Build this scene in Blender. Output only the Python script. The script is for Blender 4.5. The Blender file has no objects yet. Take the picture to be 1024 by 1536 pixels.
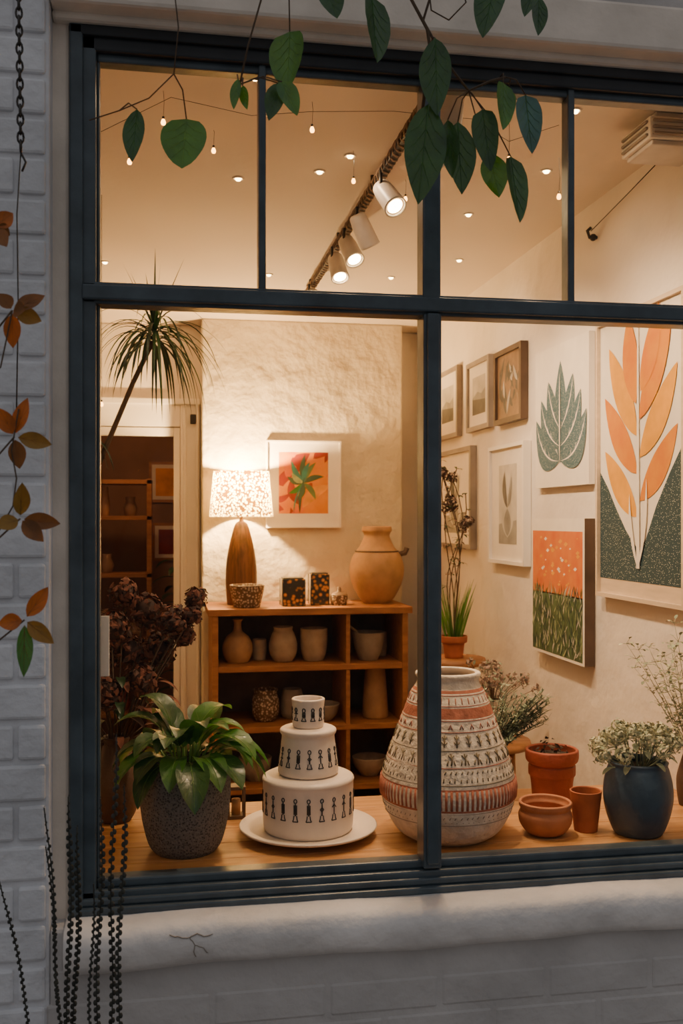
import bpy, math, random
from mathutils import Vector, Matrix
R = random.Random(7)
SC = bpy.context.scene
V3 = Vector

# ------------------------------------------------------------------ materials
def mat(name, col, rough=.6, nz=None, bump=None, metal=0, emit=None, col2=None, stretch=None, coat=0, vor=None, trans=0):
    m = bpy.data.materials.new(name); m.use_nodes = True
    nt = m.node_tree; N = nt.nodes; Lk = nt.links
    b = N["Principled BSDF"]
    b.inputs["Roughness"].default_value = rough
    b.inputs["Metallic"].default_value = metal
    b.inputs["Coat Weight"].default_value = coat
    c = (*col, 1); b.inputs["Base Color"].default_value = c
    tc = N.new("ShaderNodeTexCoord"); mp = N.new("ShaderNodeMapping")
    Lk.new(tc.outputs["Object"], mp.inputs[0])
    if stretch: mp.inputs["Scale"].default_value = stretch
    if nz is None: nz = (12, .12)
    n = N.new("ShaderNodeTexNoise"); n.inputs["Scale"].default_value = nz[0]; n.inputs["Detail"].default_value = 6
    Lk.new(mp.outputs[0], n.inputs["Vector"])
    r = N.new("ShaderNodeValToRGB")
    r.color_ramp.elements[0].position = .3; r.color_ramp.elements[1].position = .7
    if col2 is None:
        k = nz[1]
        r.color_ramp.elements[0].color = (*[x*(1-k) for x in col], 1)
        r.color_ramp.elements[1].color = (*[min(1, x*(1+k)) for x in col], 1)
    else:
        r.color_ramp.elements[0].color = (*col, 1); r.color_ramp.elements[1].color = (*col2, 1)
    if vor:
        v = N.new("ShaderNodeTexVoronoi"); v.inputs["Scale"].default_value = vor[0]
        Lk.new(mp.outputs[0], v.inputs["Vector"])
        r.color_ramp.elements[0].position = vor[1]; r.color_ramp.elements[1].position = vor[2]
        Lk.new(v.outputs["Distance"], r.inputs[0])
    else:
        Lk.new(n.outputs[0], r.inputs[0])
    Lk.new(r.outputs[0], b.inputs["Base Color"])
    if bump:
        bn = N.new("ShaderNodeTexNoise"); bn.inputs["Scale"].default_value = bump[0]; bn.inputs["Detail"].default_value = 5
        Lk.new(mp.outputs[0], bn.inputs["Vector"])
        bp = N.new("ShaderNodeBump"); bp.inputs["Strength"].default_value = bump[1]; bp.inputs["Distance"].default_value = bump[2] if len(bump) > 2 else .01
        Lk.new(bn.outputs[0], bp.inputs["Height"]); Lk.new(bp.outputs[0], b.inputs["Normal"])
    if emit:
        b.inputs["Emission Color"].default_value = (*emit[0], 1); b.inputs["Emission Strength"].default_value = emit[1]
    if trans:
        t = N.new("ShaderNodeBsdfTranslucent"); t.inputs[0].default_value = (min(1,col[0]*2.6), min(1,col[1]*2.6), col[2]*1.5, 1)
        mx = N.new("ShaderNodeMixShader"); mx.inputs[0].default_value = trans
        Lk.new(b.outputs[0], mx.inputs[1]); Lk.new(t.outputs[0], mx.inputs[2]); Lk.new(mx.outputs[0], N["Material Output"].inputs[0])
    return m

WALLIN = mat("warm_plaster", (.75,.68,.60), .85, (3,.06), (9,.45,.025))
ROUGHPL = mat("rough_plaster", (.66,.58,.43), .85, (4,.10), (8,.7,.04))
CEIL = mat("ceiling_paint", (.68,.59,.50), .9, (2,.03), (40,.1))
EXTW = mat("painted_brick_white", (.62,.62,.64), .7, (5,.16), (26,.8,.009))
EXTL = mat("painted_render", (.50,.47,.45), .75, (4,.18), (14,.8,.014))
SILL = mat("sill_paint", (.74,.69,.65), .55, (6,.18), (14,.7,.014))
CREAMTR = mat("cream_trim_paint", (.76,.66,.56), .7, (8,.14), (20,.4))
FRAME = mat("blue_grey_paint", (.062,.082,.096), .33, (14,.3), (30,.3,.004))
FRAMED = mat("dark_paint", (.018,.021,.025), .45, (14,.3), (30,.2,.004))
WOOD = mat("oak_wood", (.38,.18,.06), .42, (6,.2), (20,.15,.004), col2=(.58,.31,.12), stretch=(1,9,9))
WOOD2 = mat("shelf_wood", (.25,.10,.031), .5, (6,.2), (20,.15), col2=(.42,.185,.062), stretch=(1,8,8))
WOODV = mat("turned_wood", (.07,.028,.008), .45, (8,.2), None, col2=(.21,.085,.025), stretch=(10,10,1))
WOODL = mat("pale_frame_wood", (.64,.50,.36), .5, (10,.1), None, stretch=(6,1,6))
DKWOOD = mat("dark_frame_wood", (.10,.06,.038), .5, (10,.3))
GREYWOOD = mat("grey_frame_wood", (.30,.25,.21), .5, (10,.2))
SHELFBK = mat("bookcase_shade_backing", (.17,.125,.09), .8, (10,.25))  # shade of the shelf interior put into this dark colour
WHITE = mat("white_paint", (.82,.77,.70), .5, (6,.05), (20,.1))
PAPER = mat("paper_cream", (.80,.73,.63), .8, (20,.04))
METW = mat("spot_body_paint", (.60,.55,.50), .4, (20,.1))
METD = mat("dark_metal", (.05,.045,.04), .4, (20,.2), metal=.6)
CERW = mat("cream_ceramic", (.74,.64,.55), .45, (30,.05), (60,.15,.003))
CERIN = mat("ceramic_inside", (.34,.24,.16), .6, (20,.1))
INK = mat("black_glaze", (.03,.028,.03), .5, (60,.2))
VASEC = mat("crackled_cream_clay", (.72,.64,.53), .75, (40,.16), (60,1,.008))
VASER = mat("terracotta_band", (.42,.14,.08), .75, (60,.25), (80,.6,.005))
OLIVE = mat("olive_glaze", (.18,.14,.08), .7, (60,.3))
TERRA = mat("terracotta", (.36,.10,.035), .7, (18,.2), (50,.4,.005))
TERRA2 = mat("light_terracotta", (.42,.165,.075), .7, (18,.2), (40,.4,.006))
TERRAD = mat("red_terracotta", (.29,.062,.028), .6, (18,.18), (60,.3))
BROWNC = mat("dark_brown_clay", (.08,.045,.03), .6, (18,.18), (60,.3))
BLUEP = mat("slate_blue_glaze", (.04,.075,.12), .42, (12,.25), (40,.2))
SPECK = mat("woven_grey", (.03,.03,.031), .85, (30,.3), (160,1,.01), col2=(.22,.205,.19), vor=(190,.1,.5))
TAN = mat("tan_clay", (.46,.27,.13), .65, (14,.18), (30,.4,.006))
TAN2 = mat("pale_clay", (.42,.32,.225), .7, (20,.15), (40,.4,.006))
GREYC = mat("grey_clay", (.30,.25,.20), .7, (20,.15), (40,.4,.006))
DOTC = mat("dotted_clay", (.62,.50,.36), .7, None, (40,.4), col2=(.12,.07,.035), vor=(85,.2,.5))
SOIL = mat("soil", (.05,.035,.025), .95, (60,.4), (80,1))
G1 = mat("leaf_green", (.045,.145,.022), .35, (25,.35), (60,.2), coat=.2, trans=.25)
G2 = mat("leaf_dark_green", (.022,.072,.018), .35, (25,.35), (60,.2), coat=.2, trans=.2)
G3 = mat("leaf_light_green", (.13,.26,.045), .4, (25,.3), (60,.2), trans=.2)
GD = mat("leaf_deep_green", (.012,.035,.011), .4, (25,.35), None, trans=.1)  # darkest of the leaf greens
GB = mat("leaf_blue_green", (.045,.12,.11), .35, (25,.3), (60,.2), trans=.1)
SAGE = mat("sage_leaf", (.28,.32,.21), .8, (40,.3))
SAGE2 = mat("pale_sage_floret", (.48,.47,.31), .8, (40,.25))
ROSE = mat("rosemary_leaf", (.12,.155,.095), .8, (40,.3))
GRASS = mat("grass_green", (.12,.25,.05), .6, (20,.3), trans=.2)
STEM = mat("brown_stem", (.09,.055,.03), .8, (30,.3))
HYD = mat("dried_petal", (.13,.042,.022), .85, (40,.4))
HYD2 = mat("dried_petal_dark", (.05,.022,.014), .85, (40,.4))
DRYP = mat("dry_pink_floret", (.35,.24,.18), .85, (40,.3))
AUT1 = mat("autumn_orange", (.34,.095,.012), .5, (30,.35), trans=.2)
AUT2 = mat("autumn_brown", (.18,.07,.016), .55, (30,.35), trans=.15)
AUT3 = mat("autumn_ochre", (.23,.125,.02), .55, (30,.35), trans=.15)
DGRASS = mat("dark_seed_spike", (.04,.04,.032), .9, (60,.4))
TRACKM = mat("rope_wrapped_rail", (.26,.18,.12), .7, (60,.3), (60,.5))
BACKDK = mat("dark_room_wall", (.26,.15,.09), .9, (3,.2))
FLOORM = mat("floor_boards", (.20,.12,.07), .5, (5,.2), None, col2=(.30,.18,.10), stretch=(9,1,1))
GROUNDM = mat("pavement", (.25,.25,.25), .9, (10,.2), (30,.4))
ORNG = mat("ink_orange", (.60,.16,.003), .8, (14,.2), None, col2=(.68,.255,.006))
ORNL = mat("ink_light_orange", (.70,.31,.012), .8, (14,.15))
TEAL = mat("ink_teal_speckled", (.62,.64,.56), .8, None, None, col2=(.018,.05,.062), vor=(185,.15,.26))
TEALF = mat("ink_teal_print", (.58,.58,.50), .8, None, None, col2=(.05,.115,.145), vor=(230,.18,.32))
SALM = mat("ink_salmon", (.60,.11,.012), .8, (18,.2), None, col2=(.66,.19,.025))
GRN1 = mat("ink_green", (.08,.12,.045), .8, (30,.3))
GRN2 = mat("ink_pale_green", (.32,.36,.18), .8, (30,.3))
GRND = mat("ink_deep_green", (.025,.05,.03), .8, (30,.3))
GRNB = mat("ink_blue_green", (.03,.14,.14), .8, (30,.3))
RED = mat("ink_red_brown", (.22,.018,.006), .7, (10,.3))
YEL = mat("ink_yellow", (.74,.30,.01), .7, (10,.3))
GRY1 = mat("print_grey", (.30,.28,.24), .7, (12,.3))
GRY2 = mat("print_light_grey", (.52,.48,.41), .7, (12,.2))
GRY3 = mat("print_dark", (.11,.10,.085), .6, (12,.4))
BRONZ = mat("print_bronze", (.25,.15,.08), .5, (12,.4))
AMBER = mat("amber_glass_pattern", (.62,.26,.03), .25, None, None, col2=(.035,.03,.012), vor=(48,.2,.5), coat=.5)

def emis(name, col, s):
    m = bpy.data.materials.new(name); m.use_nodes = True
    nt = m.node_tree; nt.nodes.clear()
    e = nt.nodes.new("ShaderNodeEmission"); e.inputs[0].default_value = (*col, 1); e.inputs[1].default_value = s
    o = nt.nodes.new("ShaderNodeOutputMaterial"); nt.links.new(e.outputs[0], o.inputs[0]); return m
BULB = emis("lit_lens", (1,.70,.34), 45)
FAIRY = emis("fairy_bulb_glow", (1,.40,.07), 14)
DLT = emis("downlight_glow", (1,.60,.24), 28)

def shade_mat():
    m = bpy.data.materials.new("patterned_lampshade"); m.use_nodes = True
    nt = m.node_tree; N = nt.nodes; N.clear(); Lk = nt.links
    tc = N.new("ShaderNodeTexCoord"); v = N.new("ShaderNodeTexVoronoi"); v.inputs["Scale"].default_value = 90
    Lk.new(tc.outputs["Object"], v.inputs["Vector"])
    r = N.new("ShaderNodeValToRGB"); r.color_ramp.elements[0].position = .30; r.color_ramp.elements[1].position = .56
    r.color_ramp.elements[0].color = (.97,.90,.50,1); r.color_ramp.elements[1].color = (.07,.032,.004,1)
    Lk.new(v.outputs["Distance"], r.inputs[0])
    d = N.new("ShaderNodeBsdfDiffuse"); t = N.new("ShaderNodeBsdfTranslucent")
    Lk.new(r.outputs[0], d.inputs[0]); Lk.new(r.outputs[0], t.inputs[0])
    mx = N.new("ShaderNodeMixShader"); mx.inputs[0].default_value = .6
    Lk.new(d.outputs[0], mx.inputs[1]); Lk.new(t.outputs[0], mx.inputs[2])
    o = N.new("ShaderNodeOutputMaterial"); Lk.new(mx.outputs[0], o.inputs[0]); return m
SHADE = shade_mat()

def glass_mat():
    m = bpy.data.materials.new("window_glass"); m.use_nodes = True
    nt = m.node_tree; N = nt.nodes; N.clear(); Lk = nt.links
    g = N.new("ShaderNodeBsdfGlossy"); g.inputs["Roughness"].default_value = .02
    t = N.new("ShaderNodeBsdfTransparent"); t.inputs[0].default_value = (.98,.98,.97,1)
    fr = N.new("ShaderNodeFresnel"); fr.inputs[0].default_value = 1.25
    mx = N.new("ShaderNodeMixShader"); Lk.new(fr.outputs[0], mx.inputs[0])
    Lk.new(t.outputs[0], mx.inputs[1]); Lk.new(g.outputs[0], mx.inputs[2])
    o = N.new("ShaderNodeOutputMaterial"); Lk.new(mx.outputs[0], o.inputs[0]); return m
GLASS = glass_mat()

# ------------------------------------------------------------------ mesh builder
def smooth_prof(p, k=4):
    out = []
    n = len(p)
    for i in range(n-1):
        p0 = p[max(0,i-1)]; p1 = p[i]; p2 = p[i+1]; p3 = p[min(n-1,i+2)]
        for j in range(k):
            t = j/k
            out.append(tuple(max(0, .5*((2*p1[a])+(-p0[a]+p2[a])*t+(2*p0[a]-5*p1[a]+4*p2[a]-p3[a])*t*t+(-p0[a]+3*p1[a]-3*p2[a]+p3[a])*t**3)) for a in (0,1)))
    out.append(p[-1]); return out

def leafw(shape, t):
    if shape=='heart': w=1.62*(t**.42)*((1-t)**.8)
    elif shape=='strap': w=min(1,.45+t*4)*(1-t**2.2)
    elif shape=='round': w=math.sin(math.pi*min(1,t**.8))**.6 if 0<t<1 else 0
    else: w=math.sin(math.pi*t**.85)**.85 if 0<t<1 else 0
    return max(w,.01)

class MB:
    def __init__(s): s.v=[]; s.f=[]; s.m=[]; s.sm=[]; s.mats=[]
    def mi(s, m):
        if m not in s.mats: s.mats.append(m)
        return s.mats.index(m)
    def add(s, vs, fs, m, smooth=False):
        o = len(s.v); s.v += [tuple(v) for v in vs]
        for i, f in enumerate(fs):
            s.f.append([o+k for k in f]); s.m.append(s.mi(m[i] if isinstance(m, list) else m)); s.sm.append(smooth)
    def box(s, x0,x1,y0,y1,z0,z1, m):
        vs = [(x,y,z) for x in (x0,x1) for y in (y0,y1) for z in (z0,z1)]
        s.add(vs, [(0,1,3,2),(4,6,7,5),(0,4,5,1),(2,3,7,6),(0,2,6,4),(1,5,7,3)], m)
    def vbox(s, P,U,V,N,u0,u1,v0,v1,n0,n1,m):
        vs = [P+U*a+V*b+N*c for a in (u0,u1) for b in (v0,v1) for c in (n0,n1)]
        fs = [(0,1,3,2),(4,6,7,5),(0,4,5,1),(2,3,7,6),(0,2,6,4),(1,5,7,3)]
        if U.cross(V).dot(N) < 0: fs = [f[::-1] for f in fs]
        s.add(vs, fs, m)
    def lathe(s, prof, m, c=(0,0,0), seg=48, M=None, wob=0):
        rings=[]; vs=[]; c=V3(c)
        ph = R.random()*6
        for r,z in prof:
            if r < 1e-5:
                rings.append([len(vs)]); p = V3((0,0,z)); vs.append((M@p if M else p)+c)
            else:
                ring=[]
                for i in range(seg):
                    a=2*math.pi*i/seg; rr=r*(1+wob*math.sin(2*a+ph+z*20)+wob*.6*math.sin(3*a-ph))
                    p=V3((rr*math.cos(a), rr*math.sin(a), z)); ring.append(len(vs)); vs.append((M@p if M else p)+c)
                rings.append(ring)
        fs=[]; ms=[]
        for k in range(len(rings)-1):
            A,B=rings[k],rings[k+1]; mm = m(.5*(prof[k][0]+prof[k+1][0]), .5*(prof[k][1]+prof[k+1][1]), k) if callable(m) else m
            for i in range(seg):
                j=(i+1)%seg
                if len(A)==1 and len(B)==1: continue
                if len(A)==1: fs.append((A[0],B[j],B[i]))
                elif len(B)==1: fs.append((A[i],A[j],B[0]))
                else: fs.append((A[i],A[j],B[j],B[i]))
                ms.append(mm)
        s.add(vs, fs, ms, True)
    def tube(s, pts, r, m, seg=6):
        pts=[V3(p) for p in pts]; n=len(pts); vs=[]; fs=[]
        pn=None
        for i,p in enumerate(pts):
            t=(pts[min(n-1,i+1)]-pts[max(0,i-1)])
            if t.length<1e-9: t=V3((0,0,1))
            t.normalize()
            if pn is None:
                pn = t.orthogonal().normalized()
            pn = (pn - t*pn.dot(t))
            if pn.length<1e-6: pn=t.orthogonal()
            pn.normalize(); b=t.cross(pn)
            rr = r[i] if isinstance(r,(list,tuple)) else r
            for k in range(seg):
                a=2*math.pi*k/seg; vs.append(p+pn*math.cos(a)*rr+b*math.sin(a)*rr)
        for i in range(n-1):
            for k in range(seg):
                j=(k+1)%seg; fs.append((i*seg+k,i*seg+j,(i+1)*seg+j,(i+1)*seg+k))
        fs.append(tuple(range(seg))[::-1]); fs.append(tuple((n-1)*seg+k for k in range(seg)))
        s.add(vs, fs, m, True)
    def leaf(s, base, d, up, L, W, m, shape='lance', droop=.5, fold=.2, n=8, rib=None, veins=0):
        d=V3(d).normalized(); up=V3(up); side=d.cross(up)
        if side.length<1e-3: side=d.cross(V3((1,.3,0)))
        side.normalize(); p=V3(base); cur=d.copy(); vs=[]; fs=[]; mids=[]
        for i in range(n+1):
            t=i/n
            w=leafw(shape,t)*W/2
            nr=side.cross(cur).normalized()
            rip=1+.06*math.sin(i*2.3)
            vs += [p-side*w+nr*fold*w*rip, p-side*w*.5+nr*fold*w*.3, p.copy(), p+side*w*.5+nr*fold*w*.3, p+side*w+nr*fold*w*rip]
            mids.append((p.copy(),nr,side,w))
            cur=(cur+V3((0,0,-droop*1.6/n))).normalized(); p=p+cur*L/n
        for i in range(n):
            for k in range(4):
                a=i*5+k; fs.append((a,a+1,a+6,a+5))
        s.add(vs, fs, m, True)
        if rib:
            rr=L*.008
            s.tube([q+nr*rr*.5 for q,nr,_,_ in mids],[rr*(1-.8*i/n) for i in range(n+1)],rib,4)
            for k in range(veins):
                i=1+int((n-4)*k/max(1,veins)); j=min(n-1,i+2)
                q,nr,_,_=mids[i]; q2,nr2,sd,w2=mids[j]
                for sg in (-1,1):
                    s.tube([q+nr*rr*.3, q2+sd*sg*w2*.45+nr2*(fold*w2*.27+rr*.3), mids[min(n,j+1)][0]+sd*sg*mids[min(n,j+1)][3]*.85+nr2*(fold*mids[min(n,j+1)][3]*.8)],[rr*.45,rr*.35,rr*.15],rib,3)
    def blob(s, c, r, m, seg=8, rings=5, sc=(1,1,1)):
        prof=[(r*math.sin(math.pi*i/rings)*1.0, -r*math.cos(math.pi*i/rings)) for i in range(rings+1)]
        prof[0]=(0,-r); prof[-1]=(0,r)
        s.lathe(prof, m, c, seg, Matrix.Diagonal(sc))
    def floret(s, c, r, m, n=60, ps=.012):
        c=V3(c)
        for _ in range(n):
            d=V3((R.gauss(0,1),R.gauss(0,1),R.gauss(0,1))).normalized()
            p=c+d*r*R.uniform(.55,1); mm=R.choice(m) if isinstance(m,list) else m
            u=d.orthogonal().normalized(); u=Matrix.Rotation(R.random()*6.3,3,d)@u; w=d.cross(u)
            d2=d*R.uniform(-.4,.4)
            q=ps*R.uniform(.6,1.2)
            s.add([p-u*q+d2*q, p-w*q*.7, p+u*q+d*q*.5, p+w*q*.7+d2*q], [(0,1,2,3)], mm, False)
    def obj(s, name, loc=(0,0,0), bevel=0, parent=None, seg=2):
        me=bpy.data.meshes.new(name); me.from_pydata(s.v,[],s.f)
        for m in s.mats: me.materials.append(m)
        me.polygons.foreach_set("material_index", s.m); me.polygons.foreach_set("use_smooth", s.sm); me.update()
        o=bpy.data.objects.new(name, me); o.location=loc; SC.collection.objects.link(o)
        if bevel:
            b=o.modifiers.new("bevel","BEVEL"); b.width=bevel; b.segments=seg; b.limit_method='ANGLE'; b.angle_limit=math.radians(50)
        if parent: o.parent=parent
        return o
def empty(name, loc=(0,0,0)):
    o=bpy.data.objects.new(name,None); o.location=loc; o.empty_display_size=.05; SC.collection.objects.link(o); return o
def simple(name, fn, loc=(0,0,0), bevel=0, parent=None):
    mb=MB(); fn(mb); return mb.obj(name, loc, bevel, parent)

# ------------------------------------------------------------------ room shell
XR=1.35; XL=-.9; YB=3.3; ZC=2.52
simple("floor", lambda b: b.box(XL-.1,XR+.1,.03,5.0,-.05,0,FLOORM))
simple("ceiling", lambda b: b.box(XL-.1,XR+.1,.03,YB+.1,ZC,ZC+.08,CEIL))
simple("wall_right", lambda b: b.box(XR,XR+.1,.03,YB,0,ZC,WALLIN))
simple("wall_left", lambda b: b.box(XL-.1,XL,.03,YB,0,ZC,WALLIN))
def wb(b):
    b.box(XL,-.5,YB,YB+.1,0,ZC,WALLIN); b.box(.07,XR,YB,YB+.1,0,ZC,WALLIN); b.box(-.5,.07,YB,YB+.1,1.985,ZC,WALLIN)
    b.box(.176,1.213,3.1,YB,0,ZC,ROUGHPL)
simple("wall_back", wb, bevel=.008)
simple("baseboard_right", lambda b: b.box(XR-.015,XR,.6,YB,0,.1,WHITE))
def br(b):
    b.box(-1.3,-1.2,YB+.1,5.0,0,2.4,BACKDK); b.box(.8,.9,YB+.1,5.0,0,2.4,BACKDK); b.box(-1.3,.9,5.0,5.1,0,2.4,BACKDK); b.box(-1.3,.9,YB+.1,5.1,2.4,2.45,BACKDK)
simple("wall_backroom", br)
def dframe(b):
    b.box(.07,.172,YB-.03,YB-.001,0,2.124,WHITE); b.box(-.6,-.5,YB-.03,YB-.001,0,2.124,WHITE); b.box(-.5,.07,YB-.03,YB-.001,1.985,2.124,WHITE)
    b.box(.085,.10,YB-.04,YB-.03,0,2.10,WHITE); b.box(.15,.165,YB-.045,YB-.03,0,2.11,WHITE)
    b.box(-.62,.173,YB-.045,YB-.001,2.10,2.13,WHITE)
    b.box(.12,.15,YB-.05,YB-.03,2.0,2.05,METD)
    # glazed leaf: stiles, rails, pane
    b.box(.035,.068,YB-.026,YB-.004,.01,1.98,WHITE); b.box(-.498,-.46,YB-.026,YB-.004,.01,1.98,WHITE)
    b.box(-.46,.035,YB-.026,YB-.004,1.935,1.98,WHITE); b.box(-.46,.035,YB-.026,YB-.004,.01,.25,WHITE)
    b.add([(-.46,YB-.015,.25),(.035,YB-.015,.25),(.035,YB-.015,1.935),(-.46,YB-.015,1.935)],[(0,1,2,3)],GLASS)
simple("door_1", dframe, bevel=.004)
def bshelf(b):
    for x in (-.62,-.12): b.box(x,x+.03,4.2,4.5,0,1.75,WOOD2)
    for z in (.3,.75,1.15,1.5,1.72): b.box(-.62,-.09,4.2,4.5,z,z+.025,WOOD2)
    for i in range(18):
        x=R.uniform(-.52,-.18); z=(.325,.775,1.175,1.525)[i%4]; h=R.uniform(.08,.2); w=R.uniform(.03,.05)
        b.lathe([(0,0),(w*.7,0),(w,h*.4),(w*.6,h*.8),(w*.7,h),(w*.6,h),(0,h*.3)],(BRONZ,GREYC,TERRAD,TAN,BROWNC)[i%5],(x,4.33,z),20)
simple("storage_shelf", bshelf, bevel=.002)
def backpic(name,x,z,w,h,m):
    def fn(b):
        P=V3((0,0,0)); U_=V3((1,0,0)); V_=V3((0,0,1)); N_=V3((0,-1,0))
        b.vbox(P,U_,V_,N_,0,w,0,h,0,.018,WOOD2); b.vbox(P,U_,V_,N_,.02,w-.02,.02,h-.02,.018,.020,PAPER); b.vbox(P,U_,V_,N_,.045,w-.045,.045,h-.045,.020,.022,m)
    simple(name,fn,(x,4.998,z))
backpic("backroom_picture",-.12,1.62,.22,.28,YEL)
backpic("small_backroom_picture",-.10,1.22,.2,.26,RED)
def bplant(b):
    b.lathe([(0,0),(.10,0),(.13,.2),(.13,.26),(.12,.26),(.11,.2),(0,.2)],BROWNC)
    for i in range(46):
        a=i*2.4; h=.3+.9*(i/46); p=V3((.03*math.cos(a),.03*math.sin(a),h+.1))
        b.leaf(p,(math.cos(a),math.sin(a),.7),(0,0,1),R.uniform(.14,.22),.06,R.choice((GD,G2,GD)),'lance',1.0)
    b.tube([(0,0,.2),(.01,0,.7),(0,0,1.25)],.008,STEM)
simple("backroom_ficus", bplant, (.10,4.1,0))

# ------------------------------------------------------------------ exterior front wall
def wf(b):
    y0,y1=-.07,.03
    b.box(-1.8,-.215,y0,y1,0,3.2,EXTW); b.box(1.30,2.6,y0,y1,0,3.2,EXTL)
    b.box(-.215,1.30,y0,y1,0,.66,EXTL); b.box(-.215,1.30,y0,y1,2.47,3.2,EXTL)
    def course(z,xa,xb,off,rel,m):
        x=xa-off
        while x<xb:
            a=max(x+.004,xa); c=min(x+.221,xb)
            if c-a>.02:
                j=R.uniform(0,.4)*rel
                b.box(a,c,y0-rel-j,y0+.01,z+.004+R.uniform(0,.002),z+.071-R.uniform(0,.002),m)
            x+=.225
    i=0; z=0
    while z<3.1:
        off=.1125*(i%2)
        course(z,-1.4,-.222,off,.006,EXTW)
        if z<.57: course(z,-.222,1.9,off+.03,.0018,EXTL)
        z+=.075; i+=1
simple("wall_front", wf, bevel=.006)
def lint(b):
    b.box(-.215,1.30,-.088,-.0,2.464,2.56,CREAMTR)
    b.box(-.235,-.183,-.02,.03,.655,2.47,CREAMTR)
    b.box(-.216,-.185,-.069,.0,.60,.736,EXTL)
    b.box(-.215,1.3,-.045,.0,2.450,2.470,CREAMTR)
simple("trim_lintel", lint, bevel=.008)
def sill(b):
    n=60; vs=[]; prof=[(.03,.742),(-.02,.745),(-.07,.743),(-.095,.739),(-.107,.728),(-.11,.706),(-.108,.68),(-.098,.662),(-.07,.655),(.03,.655)]
    WV=lambda x:.0025*math.sin(x*9)+.0015*math.sin(x*23)
    for i in range(n+1):
        x=-.187+i/n*1.50; wv=WV(x)
        for (y,z) in prof: vs.append((x,y+wv+R.uniform(-.0006,.0006),z+wv*.6+R.uniform(-.0006,.0006)))
    k=len(prof); fs=[(i*k+j,i*k+j+1,(i+1)*k+j+1,(i+1)*k+j) for i in range(n) for j in range(k-1)]
    fs.append(tuple(range(k))[::-1]); fs.append(tuple(n*k+j for j in range(k)))
    b.add(vs,fs,SILL,True)
    def crk(pts):
        P=[]
        for (x,z),(x2,z2) in zip(pts,pts[1:]):
            for q in range(4):
                t=q/4; xx=x+(x2-x)*t; P.append((xx,-.1093+WV(xx),z+(z2-z)*t+R.uniform(-.0012,.0012)))
        b.tube(P,[.0012]*(len(P)-1)+[.0003],GREYC,4)
    crk([(.005,.726),(.025,.720),(.042,.718),(.052,.704),(.068,.696),(.08,.682)])
    crk([(.042,.718),(.056,.724),(.072,.718),(.09,.722)])
    crk([(.052,.704),(.050,.690),(.056,.676)])
simple("trim_sill", sill)

win=empty("window_1",(0.5,0,1.6))
def wframe(b):
    X0,X1=-.184,1.26
    b.box(X0,-.134,-.02,.03,.745,2.458,FRAME); b.box(X0,-.158,-.03,-.015,.745,2.458,FRAME); b.box(X1-.05,X1,-.02,.03,.745,2.458,FRAME)
    b.box(-.136,-.128,.0,.03,.80,2.4,FRAME)
    b.box(X0,X1,-.02,.03,2.405,2.452,FRAMED); b.box(X0,X1,-.03,-.005,2.43,2.452,FRAMED); b.box(-.134,X1,-.005,.03,2.391,2.41,FRAME)
    b.box(X0,X1,-.02,.03,.742,.785,FRAME); b.box(X0,X1,-.038,-.01,.742,.757,FRAME); b.box(X0,X1,-.028,-.01,.757,.772,FRAME); b.box(-.134,X1,-.008,.03,.785,.803,FRAME)
    b.box(-.16,X1-.02,-.032,.03,1.923,1.953,FRAME); b.box(-.16,X1-.02,-.02,.03,1.917,1.960,FRAME)
    b.box(.514,.552,-.028,.03,.79,1.92,FRAME); b.box(.514,.552,-.022,.03,1.95,2.41,FRAME)
    b.box(.520,.546,-.036,.0,.80,1.92,FRAME)
    b.box(.180,.195,-.012,.028,1.95,2.41,FRAME); b.box(.831,.846,-.012,.028,1.95,2.41,FRAME)
f=simple("window_frame", wframe, bevel=.004); f.parent=win; f.matrix_parent_inverse=Matrix.Translation(-win.location)
def gl(b):
    for x0,x1,z0,z1 in ((-.134,.514,.80,1.92),(.552,1.21,.80,1.92),(-.134,.18,1.955,2.395),(.195,.514,1.955,2.395),(.552,.831,1.955,2.395),(.846,1.21,1.955,2.395)):
        b.add([(x0,.012,z0),(x1,.012,z0),(x1,.012,z1),(x0,.012,z1)],[(0,1,2,3)],GLASS)
g=simple("window_glass", gl); g.parent=win; g.matrix_parent_inverse=Matrix.Translation(-win.location)
simple("ground", lambda b: b.box(-5,6,-6,-.07,-.05,0,GROUNDM))

# ------------------------------------------------------------------ display table
TZ=.78
def table(b):
    n=5; y=.035; w=.525/n
    for i in range(n): b.box(-.36,1.34,y+i*w,y+(i+1)*w-.0015,TZ-.035,TZ,WOOD)
    b.box(-.34,1.32,.06,.54,TZ-.10,TZ-.035,WOOD)
    for x in (-.33,1.26):
        for yy in (.06,.49): b.box(x,x+.05,yy,yy+.05,0,TZ-.1,WOOD)
simple("display_table", table, bevel=.002)

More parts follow.
